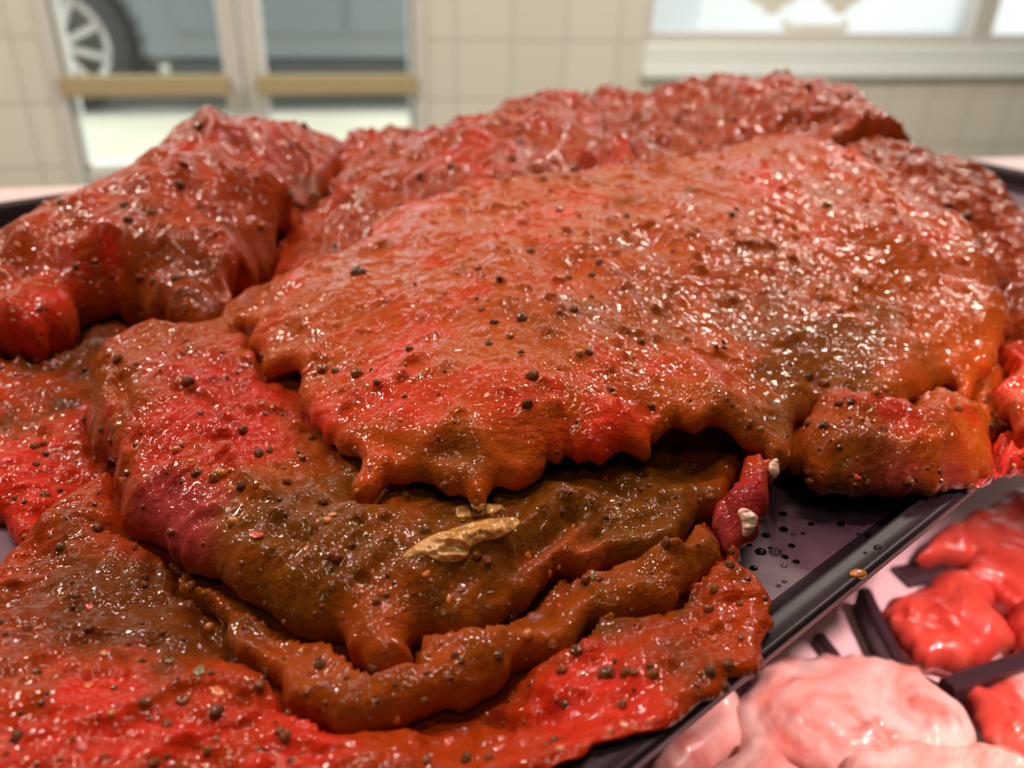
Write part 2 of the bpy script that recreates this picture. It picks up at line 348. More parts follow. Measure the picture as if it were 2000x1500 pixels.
# black serving tray
ZR, ZF = HC-0.120, HC-0.1318
N0, N1, U0, U1 = 0.066*0.8, 0.563*0.8, -0.10, 0.585
def rrect(u0, u1, n0, n1, r, k=10):
    out = []
    for (cu, cn, a0) in ((u1-r, n1-r, 0), (u0+r, n1-r, 90), (u0+r, n0+r, 180), (u1-r, n0+r, 270)):
        for j in range(k+1):
            a = math.radians(a0+90*j/k); out.append((cu+r*math.cos(a), cn+r*math.sin(a)))
    return out
def tray_mesh():
    bm = bmesh.new(); rings = []
    prof = [(0.0, ZR-0.0030), (0.0, ZR-0.0007), (0.0007, ZR), (0.0017, ZR-0.0003), (0.0048, ZR-0.0009), (0.0058, ZR-0.0004), (0.0066, ZR-0.0010), (0.0078, ZR-0.0045), (0.0090, ZF+0.0025), (0.0100, ZF+0.0010), (0.0112, ZF+0.0003), (0.014, ZF)]
    for off, z in prof:
        rr = rrect(U0+off, U1-off, N0+off, N1-off, max(0.055-off, 0.01))
        rings.append([bm.verts.new((*(u*UV+n*NV), z)) for u, n in rr])
    und = [(0.0135, ZF-0.0020), (0.0088, ZF-0.0010), (0.0062, ZR-0.004), (0.0014, ZR-0.0026)]
    K = len(rings[0])
    low = []
    for off, z in und:
        rr = rrect(U0+off, U1-off, N0+off, N1-off, max(0.055-off, 0.01)); low.append([bm.verts.new((*(u*UV+n*NV), z)) for u, n in rr])
    seq = low + rings
    for a, c in zip(seq[:-1], seq[1:]):
        for k in range(K): bm.faces.new([a[k], a[(k+1) % K], c[(k+1) % K], c[k]])
    bm.faces.new(rings[-1]); bm.faces.new(low[0][::-1])
    bmesh.ops.recalc_face_normals(bm, faces=bm.faces)
    me = D.meshes.new('serving_tray'); bm.to_mesh(me); bm.free(); me.shade_smooth(); return me
tm2 = mat('black_rim', (0.020, 0.012, 0.016), 0.36, **{'Specular IOR Level': 0.15})
tm = mat('purple_black_tray_floor', (0.030, 0.018, 0.026), 0.4)
b_ = tm.node_tree.nodes['Principled BSDF']
tc = N(tm, 'ShaderNodeTexCoord'); n_ = N(tm, 'ShaderNodeTexNoise', Scale=45.0, Detail=6.0, Roughness=0.7); L(tm, tc.outputs['Object'], n_.inputs['Vector'])
L(tm, ramp(tm, n_.outputs['Fac'], [(0.35, (0.095, 0.046, 0.075)), (0.65, (0.165, 0.090, 0.135))]), b_.inputs['Base Color'])
L(tm, ramp(tm, n_.outputs['Fac'], [(0.35, (0.30,)*3), (0.65, (0.5,)*3)]), b_.inputs['Roughness'])
bp_ = N(tm, 'ShaderNodeBump', Strength=0.15, Distance=0.0004); L(tm, n_.outputs['Fac'], bp_.inputs['Height']); L(tm, bp_.outputs[0], b_.inputs['Normal'])
tray = obj('serving_tray', tray_mesh(), tm); tray.data.materials.append(tm2)
big = max(p.area for p in tray.data.polygons)
for p in tray.data.polygons: p.material_index = 0 if p.area > big*0.9 else 1
cen = (U0+U1)/2*UV+(N0+N1)/2*NV
tray.data.transform(Matrix.Translation((-cen[0], -cen[1], -ZF))); tray.location = (cen[0], cen[1], ZF)
tag(tray, 'wide shallow black tray with rounded rim under the heap of marinated meat', 'tray')
# riser that carries the tray
def rot_box(mb, u0, u1, n0, n1, z0, z1, bev):
    t = bmesh.new(); bmesh.ops.create_cube(t, size=1); bmesh.ops.scale(t, vec=(u1-u0, n1-n0, z1-z0), verts=t.verts)
    bmesh.ops.translate(t, vec=((u0+u1)/2, (n0+n1)/2, (z0+z1)/2), verts=t.verts)
    bmesh.ops.bevel(t, geom=t.edges, offset=bev, segments=2, affect='EDGES')
    bmesh.ops.rotate(t, cent=(0, 0, 0), matrix=Matrix.Rotation(math.radians(26), 3, 'Z'), verts=t.verts); mb.add(t)
b = MB(); rot_box(b, U0+0.08, U1-0.08, N0+0.10, N1-0.08, ZD+0.0005, ZF-0.0026, 0.004)
o = b.build('tray_riser', M['black'], off=(cen[0], cen[1], ZD)); tag(o, 'black block riser standing under the tray on the counter', 'riser')

# ------------------------------------------------------------------ numpy noise
def hash2(ix, iy, s):
    h = (ix.astype(np.int64)*374761393 + iy.astype(np.int64)*668265263 + s*1442695041) & 0xffffffff
    h = ((h ^ (h >> 13))*1274126177) & 0xffffffff
    return ((h ^ (h >> 16)) & 0xffff)/65535.0
def vnoise(x, y, s):
    ix, iy = np.floor(x), np.floor(y); fx, fy = x-ix, y-iy
    fx = fx*fx*fx*(fx*(fx*6-15)+10); fy = fy*fy*fy*(fy*(fy*6-15)+10)
    a, b_, c, d = hash2(ix, iy, s), hash2(ix+1, iy, s), hash2(ix, iy+1, s), hash2(ix+1, iy+1, s)
    return (a*(1-fx)+b_*fx)*(1-fy)+(c*(1-fx)+d*fx)*fy*1.0 - 0.5
def fbm(x, y, s, o=3, g=0.5):
    t = 0; a = 1.0
    for k in range(o): t = t+a*vnoise(x*(2.03**k)+k*17.3, y*(2.03**k)-k*9.1, s+k); a *= g
    return t
def ridge(x, y, s, o=2):
    t = 0; a = 1.0
    for k in range(o): t = t+a*(0.5-np.abs(vnoise(x*2.1**k+k*5, y*2.1**k, s+k))*2); a *= 0.5
    return t

# ------------------------------------------------------------------ slabs of meat
def rbf(pts, zs):
    pts = np.array(pts); n = len(pts); d = np.linalg.norm(pts[:, None]-pts[None], axis=2)*10
    K = d*d*np.log(d+1e-9)
    K += np.eye(n)*2e-3
    Pm = np.c_[np.ones(n), pts]; A = np.zeros((n+3, n+3)); A[:n, :n] = K; A[:n, n:] = Pm; A[n:, :n] = Pm.T
    w = np.linalg.solve(A, np.r_[zs, 0, 0, 0])
    def f(q):
        q = np.asarray(q); out = np.zeros(len(q))
        for s in range(0, len(q), 20000):
            e = q[s:s+20000]; dd = np.linalg.norm(e[:, None]-pts[None], axis=2)*10
            out[s:s+20000] = (dd*dd*np.log(dd+1e-9))@w[:n]+np.c_[np.ones(len(e)), e]@w[n:]
        return out
    return f
def closed_spline(p, k=8):
    p = np.array(p); n = len(p); out = []
    for i in range(n):
        a, b_, c, d = p[i-1], p[i], p[(i+1) % n], p[(i+2) % n]
        for j in range(k):
            t = j/k
            out.append(0.5*((2*b_)+(-a+c)*t+(2*a-5*b_+4*c-d)*t*t+(-a+3*b_-3*c+d)*t**3))
    return np.array(out)
def seg_dist(q, poly):
    """signed distance (inside +) and closest point"""
    A = poly; B = np.roll(poly, -1, 0); AB = B-A; L2 = (AB**2).sum(1)+1e-15
    best = np.full(len(q), 1e9); cl = np.zeros((len(q), 2)); ins = np.zeros(len(q), bool)
    for i in range(len(A)):
        r = q-A[i]; t = np.clip((r@AB[i])/L2[i], 0, 1); c = A[i]+t[:, None]*AB[i]
        d = ((q-c)**2).sum(1); m = d < best; best[m] = d[m]; cl[m] = c[m]
        cr = ((A[i, 1] > q[:, 1]) != (B[i, 1] > q[:, 1]))
        xx = A[i, 0]+(q[:, 1]-A[i, 1])/(AB[i, 1] if AB[i, 1] else 1e-12)*AB[i, 0]
        ins ^= cr & (q[:, 0] < xx)
    s = np.sqrt(best); s[~ins] *= -1
    return s, cl
PIECES = []
CP = 0.0012; CX0, CY0 = -0.5, -0.1
CEIL = np.full((1200, 900), 9.0)            # underside of everything already laid on the heap
def ceil_cells(q): return np.clip(((q[:, 0]-CX0)/CP).astype(int), 1, 1198), np.clip(((q[:, 1]-CY0)/CP).astype(int), 1, 898)
def tray_floor(q, fl):
    u = q@UV; n = q@NV; e = np.minimum(np.minimum(u-U0, U1-u), np.minimum(n-N0, N1-n))
    t = np.clip((0.0120-e)/0.005, 0, 1); return fl+(ZR+0.0003-ZF)*t*t*(3-2*t)
SPECS = []
def slab(*a, **k): SPECS.append((a, k))
def build_slab(label, outline, inner, T, rt, m, pitch=0.0008, lump=(0.0030, 38), mid=(0.0011, 130), fib=(0.0005, 0.6), ragged=0.0022,
         sauce=(), bare=(), creases=(), base=0.0, seed=1, name='marinated_steak', cat='meat', group='marinated meat heaped on the tray', floor=None):
    conv = lambda p: P(p[0], p[1], p[2]) + (np.array([p[3]*AX[2][0]/0.877, p[3]*AX[2][1]/0.877, p[4]]) if len(p) > 3 else 0)
    fl = ZF if floor is None else floor
    ow = np.array([conv(p) for p in outline]); iw = np.array([conv(p) for p in inner]).reshape(-1, 3)
    ow[:, 2] = np.maximum(ow[:, 2], fl+0.002)
    H = rbf(np.r_[ow[:, :2], iw[:, :2]], np.r_[ow[:, 2]+rt*0.8, iw[:, 2]])
    poly = closed_spline(ow[:, :2], 10)
    tl = np.cumsum(np.linalg.norm(np.roll(poly, -1, 0)-poly, axis=1))
    nr = np.roll(poly, -1, 0)-np.roll(poly, 1, 0); nr = np.c_[nr[:, 1], -nr[:, 0]]/(np.linalg.norm(nr, axis=1)[:, None]+1e-9)
    poly = poly+nr*(ragged*2.2*fbm(tl*90, tl*0, seed, 3))[:, None]
    lo, hi = poly.min(0)-2*pitch, poly.max(0)+2*pitch
    nx, ny = int((hi[0]-lo[0])/pitch)+2, int((hi[1]-lo[1])/pitch)+2
    X, Y = np.meshgrid(lo[0]+pitch*np.arange(nx), lo[1]+pitch*np.arange(ny), indexing='ij')
    q = np.c_[X.ravel(), Y.ravel()]
    s = np.empty(len(q)); cl = np.empty((len(q), 2))
    for k in range(0, len(q), 100000):
        s[k:k+100000], cl[k:k+100000] = seg_dist(q[k:k+100000], poly)
    ins = (s > pitch*0.25).reshape(nx, ny)
    cell = ins[:-1, :-1] | ins[1:, :-1] | ins[:-1, 1:] | ins[1:, 1:]
    used = np.zeros((nx, ny), bool); used[:-1, :-1] |= cell; used[1:, :-1] |= cell; used[:-1, 1:] |= cell; used[1:, 1:] |= cell
    bd = (used & ~ins).ravel()
    q[bd] = cl[bd]; s[bd] = 0; s = np.maximum(s, 0)
    u = used.ravel(); idx = -np.ones(len(q), int); idx[u] = np.arange(u.sum()); q = q[u]; s = s[u]; bdu = bd[u]
    z = H(q)
    # relief
    x, y = q[:, 0], q[:, 1]; fade = np.clip(s/0.006, 0.25, 1)
    d = lump[0]*fbm(x*lump[1], y*lump[1], seed, 2)*2 + mid[0]*fbm(x*mid[1]+3, y*mid[1], seed+9, 3, 0.55)*2
    ca, sa = math.cos(fib[1]), math.sin(fib[1])
    fx, fy = x*ca+y*sa, -x*sa+y*ca
    msk = np.clip(fbm(x*30, y*30, seed+20, 2)*3+0.5, 0, 1)
    wob = fbm(x*60, y*60, seed+4, 2)*0.6
    d = d+fib[0]*ridge(fx*45, fy*360+wob*3, seed+31, 2)*2*msk
    gobs = np.clip(fbm(x*170, y*170, seed+40, 2)-0.28, 0, 1)*0.006
    z = z+(d+gobs)*fade
    px = None
    for cr in creases:                      # (points in the photograph, half width, height)
        pts, wdt, hgt = cr[0], cr[1], cr[2]
        wpts = []
        for a in pts:
            zz = float(np.mean(ow[:, 2]))
            for _ in range(12):
                w_ = P(a[0], a[1], zz-HC); zz = 0.5*zz+0.5*float(np.clip(H(w_[None, :2])[0], fl, HC-0.05))
            wpts.append(P(a[0], a[1], zz-HC)[:2])
        best = np.full(len(q), 1e9)
        for a, c in zip(wpts[:-1], wpts[1:]):
            ab = c-a; t = np.clip(((q-a)@ab)/(ab@ab+1e-12), 0, 1); best = np.minimum(best, np.linalg.norm(q-a-t[:, None]*ab, axis=1))
        best = best*(1+0.5*fbm(x*120, y*120, seed+3, 2))
        z = z+hgt*np.exp(-(best/wdt)**2)*np.clip(s/0.004, 0, 1)
    at_s = np.full(len(q), float(base)); at_b = np.zeros(len(q))
    for lst, arr, sg in ((sauce, at_s, 1), (bare, at_b, 1)):
        for cx, cy, r, v in lst:
            # distance is measured in the slab's own surface
            zz = float(np.mean(ow[:, 2]))
            for _ in range(12):
                w_ = P(cx, cy, zz-HC); zz = 0.5*zz+0.5*float(np.clip(H(w_[None, :2])[0], fl, HC-0.05))
            c0 = P(cx, cy, zz-HC)[:2]; dd = np.linalg.norm(q-c0, axis=1)*(1+0.8*fbm(x*70, y*70, seed+7, 3))
            arr += v*np.clip(1.6-1.6*dd/r, 0, 1)
    def rnd(t): return 1-np.sqrt(np.clip(1-(1-np.clip(t, 0, 1))**2, 0, 1))
    rb = T-rt
    zt = z-rt*rnd(s/rt); zb = z-T+rb*rnd(s/max(rb, 1e-4))*(1 if rb < 0.03 else 1)
    fq = tray_floor(q, fl) if floor is None or name == 'marinated_steak' else np.full(len(q), fl)
    if name == 'marinated_steak':
        ci_, cj_ = ceil_cells(q); cl_ = CEIL[ci_, cj_]
        for a_ in (-1, 0, 1):
            for b_ in (-1, 0, 1): cl_ = np.minimum(cl_, CEIL[ci_+a_, cj_+b_])
        zt = np.minimum(zt, cl_-0.0013)
    zt = np.maximum(zt, fq+0.0012); zb = np.maximum(zb, fq+0.0004); zb = np.minimum(zb, zt-0.0003)
    zm = (zt+zb)/2
    zt = np.where(bdu, zm, zt)
    if name == 'marinated_steak': np.minimum.at(CEIL, ceil_cells(q), np.minimum(zb, zt))
    n = len(q); inner_m = ~bdu
    bi = -np.ones(n, int); bi[inner_m] = n+np.arange(inner_m.sum()); bi[bdu] = np.nonzero(bdu)[0]
    co = np.r_[np.c_[q, zt], np.c_[q, zb][inner_m]]
    ci, cj = np.nonzero(cell)
    I = idx.reshape(nx, ny)
    f = np.c_[I[ci, cj], I[ci+1, cj], I[ci+1, cj+1], I[ci, cj+1]]
    F = np.r_[f, bi[f][:, ::-1]]
    org = np.array([*q.mean(0), max(fl, zb.min())])
    co = co-org
    me = D.meshes.new(name); me.vertices.add(len(co)); me.vertices.foreach_set('co', co.astype(np.float32).ravel())
    me.loops.add(F.size); me.loops.foreach_set('vertex_index', F.astype(np.int32).ravel())
    me.polygons.add(len(F)); me.polygons.foreach_set('loop_start', (4*np.arange(len(F))).astype(np.int32))
    me.polygons.foreach_set('loop_total', np.full(len(F), 4, np.int32)) if False else None
    me.update(calc_edges=True)
    me.polygons.foreach_set('use_smooth', np.ones(len(F), bool))
    for nm, arr in (('sauce', at_s), ('bare', np.clip(at_b, 0, 1))):
        a = me.attributes.new(nm, 'FLOAT', 'POINT'); a.data.foreach_set('value', np.r_[arr, arr[inner_m]].astype(np.float32))
    o = obj(name, me, m); o.location = org
    tag(o, label, cat, group, 'thing')
    fz = F[:len(f)]
    PIECES.append((o, co+org, fz, m))
    return o

MM = dict(
    left=meat_mat('meat_left', fibre_dir=1.0, sauce=(0.33, 0.052, 0.011), thick=(0.15, 0.044, 0.008)),
    top=meat_mat('meat_top', raw=(0.48, 0.032, 0.013), sauce=(0.39, 0.078, 0.008), thick=(0.20, 0.062, 0.007), fibre_dir=-0.9),
    fold=meat_mat('meat_fold', raw=(0.38, 0.024, 0.016), sauce=(0.30, 0.062, 0.007), thick=(0.15, 0.050, 0.003), fibre_dir=0.5),
    low=meat_mat('meat_low', raw=(0.45, 0.024, 0.012), sauce=(0.34, 0.042, 0.006), thick=(0.13, 0.036, 0.005), fibre_dir=-0.2, fibre=0.8),
    back=meat_mat('meat_back', sauce=(0.31, 0.054, 0.014), thick=(0.16, 0.052, 0.014), fibre_dir=0.3))

slab('flat wet red slab lying on the tray at the left, half covered by its neighbours',
     [(-320, 720, -.130), (-150, 640, -.130), (60, 560, -.130), (300, 520, -.130), (560, 500, -.130), (800, 700, -.130), (700, 900, -.130), (400, 1120, -.130), (200, 1130, -.131), (60, 1088, -.131), (0, 1040, -.130), (-150, 960, -.131), (-330, 860, -.131)],
     [(60, 900, -.123), (150, 780, -.122), (250, 660, -.122), (400, 800, -.124), (0, 760, -.122), (350, 590, -.122)],
     0.014, 0.004, MM['low'], 0.0008, seed=3, base=-0.10, sauce=[(250, 640, 0.05, 0.30), (60, 700, 0.04, 0.2), (190, 860, 0.012, 0.15)])
slab('broad red slab at the very front of the tray, its right end rounded',
     [(-260, 1330, -.125), (-150, 1180, -.127), (0, 1112, -.128), (45, 1075, -.127), (85, 1010, -.124), (200, 935, -.122), (420, 940, -.126), (800, 1000, -.128), (1250, 990, -.128), (1400, 1045, -.125), (1455, 1090, -.1235), (1478, 1150, -.1215), (1482, 1225, -.1200), (1455, 1300, -.1192), (1350, 1372, -.1192), (1240, 1437, -.1195), (1110, 1495, -.1200), (950, 1570, -.122), (700, 1680, -.130), (300, 1750, -.128), (-150, 1650, -.125)],
     [(160, 1060, -.119), (120, 1250, -.1205), (330, 1130, -.1235), (500, 1400, -.1225), (200, 1450, -.117), (700, 1490, -.1225), (900, 1450, -.1230), (1100, 1370, -.1225), (1200, 1300, -.1205), (1330, 1240, -.1175), (1380, 1120, -.1175), (1420, 1220, -.1165), (1330, 1320, -.1175), (900, 1200, -.1275), (20, 1380, -.116), (1230, 1390, -.1190), (600, 1250, -.127), (760, 1400, -.1265), (450, 1300, -.1255)],
     0.016, 0.0045, MM['low'], 0.0006, seed=5, base=-0.02, fib=(0.0006, -0.15), lump=(0.0030, 45),
     sauce=[(190, 1150, 0.028, 0.22), (420, 1200, 0.028, 0.30), (60, 1290, 0.01, 0.1), (1000, 1180, 0.03, 0.25), (1200, 1150, 0.02, 0.2), (1350, 1290, 0.012, 0.15), (300, 1350, 0.02, -0.12), (1180, 1370, 0.022, -0.22), (600, 1450, 0.02, -0.15), (1420, 1110, 0.01, 0.15)],
     creases=[([(1385, 1090), (1370, 1150), (1375, 1210)], 0.0012, -0.0018), ([(390, 1195), (420, 1240), (450, 1250)], 0.002, -0.003), ([(960, 1380), (1040, 1400), (1080, 1385)], 0.0018, -0.003), ([(60, 1290), (200, 1230), (340, 1250)], 0.003, 0.002), ([(200, 1400), (420, 1330), (520, 1360)], 0.003, 0.0025)])
slab('thick brown glazed lip of meat curving out below the folded piece',
     [(330, 1110, -.126), (390, 1190, -.1255), (470, 1250, -.125), (545, 1330, -.1235), (620, 1378, -.1235), (760, 1400, -.1235), (900, 1382, -.1235), (985, 1335, -.1235), (1070, 1275, -.1235), (1190, 1210, -.123), (1340, 1150, -.121), (1400, 1050, -.120), (1200, 950, -.122), (800, 950, -.124), (450, 1000, -.125)],
     [(600, 1290, -.1195), (760, 1345, -.1180), (900, 1325, -.1180), (1000, 1265, -.1180), (1150, 1180, -.1180), (450, 1160, -.1225), (1300, 1100, -.1170), (900, 1150, -.124), (1200, 1040, -.122), (600, 1150, -.124)],
     0.013, 0.0045, MM['fold'], 0.0006, seed=8, base=0.10, sauce=[(700, 1270, 0.01, -0.12), (450, 1180, 0.02, 0.08)], lump=(0.0022, 50),
     creases=[([(400, 1180), (500, 1230), (600, 1300)], 0.003, -0.002)])
slab('mound of red meat at the back left with a peppery crest',
     [(-300, 560, -.118), (-220, 640, -.116), (0, 664, -.112), (90, 640, -.111), (135, 612, -.111), (190, 588, -.111), (245, 590, -.112), (290, 625, -.113), (370, 640, -.113), (440, 602, -.113), (500, 545, -.113), (545, 505, -.112), (580, 450, -.111), (640, 410, -.109), (665, 350, -.105), (680, 300, -.095, .02, -.01), (600, 262, -.085, .02, -.005), (520, 248, -.082, .03, -.012), (395, 240, -.078, .04, -.015), (300, 290, -.085, .035, -.015), (160, 378, -.098, .03, -.012), (0, 455, -.110, .02, -.01), (-180, 520, -.116, .01, -.005)],
     [(395, 243, -.0765), (480, 255, -.080), (560, 262, -.080), (300, 292, -.082), (220, 340, -.087), (150, 380, -.0925), (60, 430, -.100), (0, 470, -.104), (300, 400, -.087), (450, 350, -.084), (560, 330, -.084), (600, 400, -.095), (450, 450, -.092), (350, 520, -.098), (450, 530, -.100), (200, 480, -.094), (100, 560, -.101), (0, 600, -.104), (300, 590, -.105), (-150, 580, -.109)],
     0.034, 0.007, MM['left'], 0.0009, seed=13, floor=ZF+0.009, lump=(0.0046, 40), mid=(0.0014, 120), base=0.02, ragged=0.003,
     sauce=[(330, 540, 0.03, 0.14), (560, 420, 0.02, 0.15), (620, 360, 0.02, 0.15), (60, 610, 0.02, -0.07), (230, 540, 0.008, -0.2)],
     creases=[([(250, 590), (250, 560), (235, 535)], 0.002, -0.003), ([(400, 250), (430, 330), (420, 400)], 0.004, 0.003), ([(600, 290), (560, 330), (545, 420)], 0.003, -0.003)])
slab('low hump of meat at the back of the heap, left of centre',
     [(500, 560, -.121), (545, 480, -.118), (590, 400, -.113), (600, 330, -.104), (640, 272, -.092, .02, -.01), (710, 262, -.092, .03, -.015), (800, 255, -.089, .03, -.015), (950, 222, -.083, .035, -.02), (1050, 186, -.079, .035, -.02), (1130, 180, -.078, .035, -.02), (1230, 215, -.080, .02, -.01), (1300, 300, -.086), (1300, 420, -.095), (1000, 520, -.105), (760, 560, -.112)],
     [(660, 276, -.089), (710, 266, -.0885), (800, 258, -.0860), (950, 225, -.0800), (1050, 188, -.0755), (1125, 180, -.0745), (1200, 230, -.0785), (750, 330, -.092), (690, 420, -.101), (850, 330, -.088), (1000, 290, -.084), (1150, 290, -.083), (1220, 320, -.086), (700, 480, -.106)],
     0.035, 0.007, MM['back'], 0.0010, seed=17, lump=(0.0040, 36), mid=(0.0016, 110), base=0.0,
     creases=[([(1180, 230), (1170, 300), (1060, 340)], 0.004, -0.004), ([(1100, 250), (1050, 320), (1000, 350)], 0.004, 0.003)])
slab('tallest mound of brownish red meat at the back right of the heap',
     [(1150, 190, -.080), (1190, 183, -.078, .02, -.006), (1250, 190, -.078, .03, -.01), (1310, 168, -.073, .04, -.015), (1400, 155, -.071, .045, -.018), (1500, 160, -.071, .045, -.018), (1600, 167, -.072, .045, -.018), (1690, 187, -.074, .04, -.016), (1755, 240, -.079, .03, -.015), (1835, 300, -.087, .02, -.012), (1850, 420, -.098), (1650, 450, -.100), (1400, 420, -.098), (1220, 300, -.088)],
     [(1200, 190, -.0760), (1260, 200, -.0765), (1310, 172, -.0700), (1400, 156, -.0675), (1500, 161, -.0675), (1600, 168, -.0685), (1690, 188, -.0715), (1755, 238, -.0765), (1830, 300, -.0850), (1300, 260, -.080), (1420, 290, -.0830), (1500, 240, -.0755), (1600, 240, -.0750), (1700, 290, -.0800), (1350, 215, -.0735)],
     0.042, 0.008, MM['back'], 0.0010, seed=23, lump=(0.0042, 40), mid=(0.0020, 120), base=0.06,
     creases=[([(1330, 230), (1400, 260), (1470, 255)], 0.004, -0.003), ([(1150, 190), (1230, 240), (1330, 280), (1430, 300)], 0.007, -0.005)])
slab('far right piece of meat sloping down to the tray rim behind the big sheet',
     [(1800, 285, -.084, .02, -.006), (1840, 300, -.086, .02, -.006), (1930, 330, -.092, .02, -.006), (2000, 395, -.099, .015, -.006), (2110, 470, -.108), (2180, 600, -.115), (2150, 760, -.122), (1960, 760, -.120), (1800, 600, -.110), (1650, 420, -.098), (1640, 300, -.086)],
     [(1700, 310, -.0815), (1830, 303, -.0830), (1930, 335, -.0885), (2000, 398, -.0955), (1850, 400, -.091), (1950, 480, -.099), (2030, 560, -.107), (1990, 660, -.112), (1760, 360, -.087)],
     0.030, 0.007, MM['back'], 0.0009, seed=29, lump=(0.0036, 40), mid=(0.0016, 120), base=0.08)
slab('ragged piece of meat hanging over the tray edge at the right, brown sauce on it',
     [(1480, 850, -.118), (1530, 880, -.118), (1560, 905, -.118), (1610, 940, -.119), (1665, 968, -.119), (1720, 965, -.119), (1790, 978, -.118), (1860, 950, -.118), (1930, 930, -.118), (1960, 820, -.118), (1900, 700, -.118), (1600, 720, -.118)],
     [(1600, 840, -.110), (1700, 850, -.108), (1800, 840, -.108), (1680, 920, -.112), (1780, 930, -.113), (1860, 890, -.110), (1740, 790, -.107)],
     0.013, 0.0045, MM['fold'], 0.0007, seed=31, lump=(0.0035, 60), base=0.02, ragged=0.003,
     sauce=[(1650, 890, 0.02, 0.18), (1700, 940, 0.012, 0.2), (1760, 840, 0.012, -0.15)], bare=[(1790, 965, 0.010, 0.9), (1870, 930, 0.008, 0.6)])
slab('pinkish red bare piece of meat at the right edge of the heap',
     [(1840, 880, -.117), (1880, 935, -.117), (1940, 930, -.117), (2010, 915, -.117), (2120, 880, -.117), (2200, 760, -.117), (2100, 650, -.116), (1940, 690, -.116), (1860, 780, -.116)],
     [(1900, 860, -.107), (1990, 800, -.104), (1960, 880, -.108), (2080, 780, -.106)],
     0.013, 0.0045, MM['low'], 0.0008, seed=37, lump=(0.0035, 60), base=-0.12, bare=[(1920, 870, 0.016, 0.6)])
slab('orange red end of meat curling up at the right edge of the photo',
     [(1955, 800, -.110), (1965, 850, -.111), (2010, 860, -.111), (2110, 830, -.111), (2120, 740, -.109), (2010, 735, -.107), (1965, 760, -.108)],
     [(2010, 790, -.099), (1990, 760, -.100), (2060, 780, -.098)],
     0.009, 0.004, MM['left'], 0.0007, seed=39, lump=(0.002, 60), base=-0.02)
slab('purple red flap with white fat edge curling down at the dark mouth of the fold',
     [(1370, 905, -.117), (1400, 860, -.115), (1480, 850, -.112), (1524, 895, -.1115), (1516, 960, -.1150), (1480, 1020, -.118), (1440, 1070, -.122), (1405, 1060, -.122), (1375, 990, -.118)],
     [(1450, 940, -.1125), (1440, 1000, -.1155), (1485, 915, -.1095), (1410, 950, -.1150), (1500, 950, -.1115)],
     0.008, 0.0038, MM['low'], 0.0005, seed=41, lump=(0.002, 80), base=-0.05, bare=[(1480, 980, 0.012, 0.8), (1430, 1040, 0.012, 0.7)],
     creases=[([(1400, 930), (1420, 1000), (1440, 1050)], 0.0012, -0.002)])
slab('folded slab, thick brown sauce and a strip of fat on its near side',
     [(187, 760, -.116), (192, 705, -.114), (215, 680, -.112), (300, 655, -.111), (400, 640, -.110), (520, 560, -.108), (800, 520, -.106), (1200, 640, -.106), (1400, 780, -.117), (1430, 890, -.119), (1400, 980, -.119), (1330, 1050, -.117), (1150, 1100, -.118), (1000, 1170, -.119), (900, 1215, -.119), (825, 1240, -.119), (818, 1280, -.1195), (750, 1300, -.1195), (690, 1275, -.1195), (650, 1240, -.119), (540, 1195, -.119), (440, 1145, -.119), (380, 1095, -.119), (320, 1050, -.119), (265, 1010, -.119), (245, 960, -.119), (200, 900, -.119), (172, 850, -.119)],
     [(300, 700, -.1060), (450, 680, -.1065), (260, 800, -.1070), (400, 800, -.1065), (520, 740, -.1095), (550, 850, -.1095), (620, 900, -.1115), (330, 900, -.1085), (450, 980, -.1085), (600, 980, -.1085), (750, 990, -.1100), (600, 1100, -.1125), (700, 1060, -.1095), (850, 1060, -.1105), (1000, 970, -.1125), (1150, 960, -.1145), (1300, 910, -.1175), (1400, 880, -.1180), (1250, 1000, -.1150), (1050, 1070, -.1130), (850, 1000, -.1125), (750, 1160, -.1140), (800, 800, -.115), (1100, 780, -.115), (740, 1240, -.1155), (690, 1215, -.1150), (795, 1225, -.1150), (560, 1170, -.1160)],
     0.014, 0.006, MM['fold'], 0.0006, seed=47, lump=(0.0026, 45), mid=(0.0009, 130), base=0.03,
     sauce=[(420, 760, 0.03, -0.12), (300, 700, 0.02, -0.05), (330, 840, 0.02, -0.12), (650, 1020, 0.04, 0.16), (900, 1100, 0.04, 0.12), (1200, 950, 0.04, 0.22), (560, 1120, 0.02, 0.1), (1100, 1060, 0.012, -0.25), (730, 1250, 0.014, -0.22), (1000, 960, 0.02, 0.1), (480, 900, 0.015, -0.16)],
     bare=[(330, 990, 0.010, 1.0), (360, 1060, 0.008, 0.7), (300, 960, 0.007, .8)],
     creases=[([(235, 740), (245, 770), (243, 800)], 0.0013, -0.003), ([(350, 750), (400, 770), (440, 800)], 0.002, -0.0028), ([(190, 850), (215, 830), (240, 900), (215, 960)], 0.0016, 0.002),
              ([(440, 860), (480, 930), (520, 960)], 0.0022, 0.0022), ([(1000, 1090), (1080, 1040), (1115, 1000)], 0.0022, -0.004), ([(1180, 1010), (1090, 1100), (960, 1150)], 0.002, -0.003), ([(650, 1190), (690, 1230), (690, 1280)], 0.0025, -0.003), ([(820, 1120), (1000, 1040), (1080, 1000)], 0.003, 0.0022), ([(1080, 960), (1200, 1000), (1330, 960)], 0.004, 0.002)])
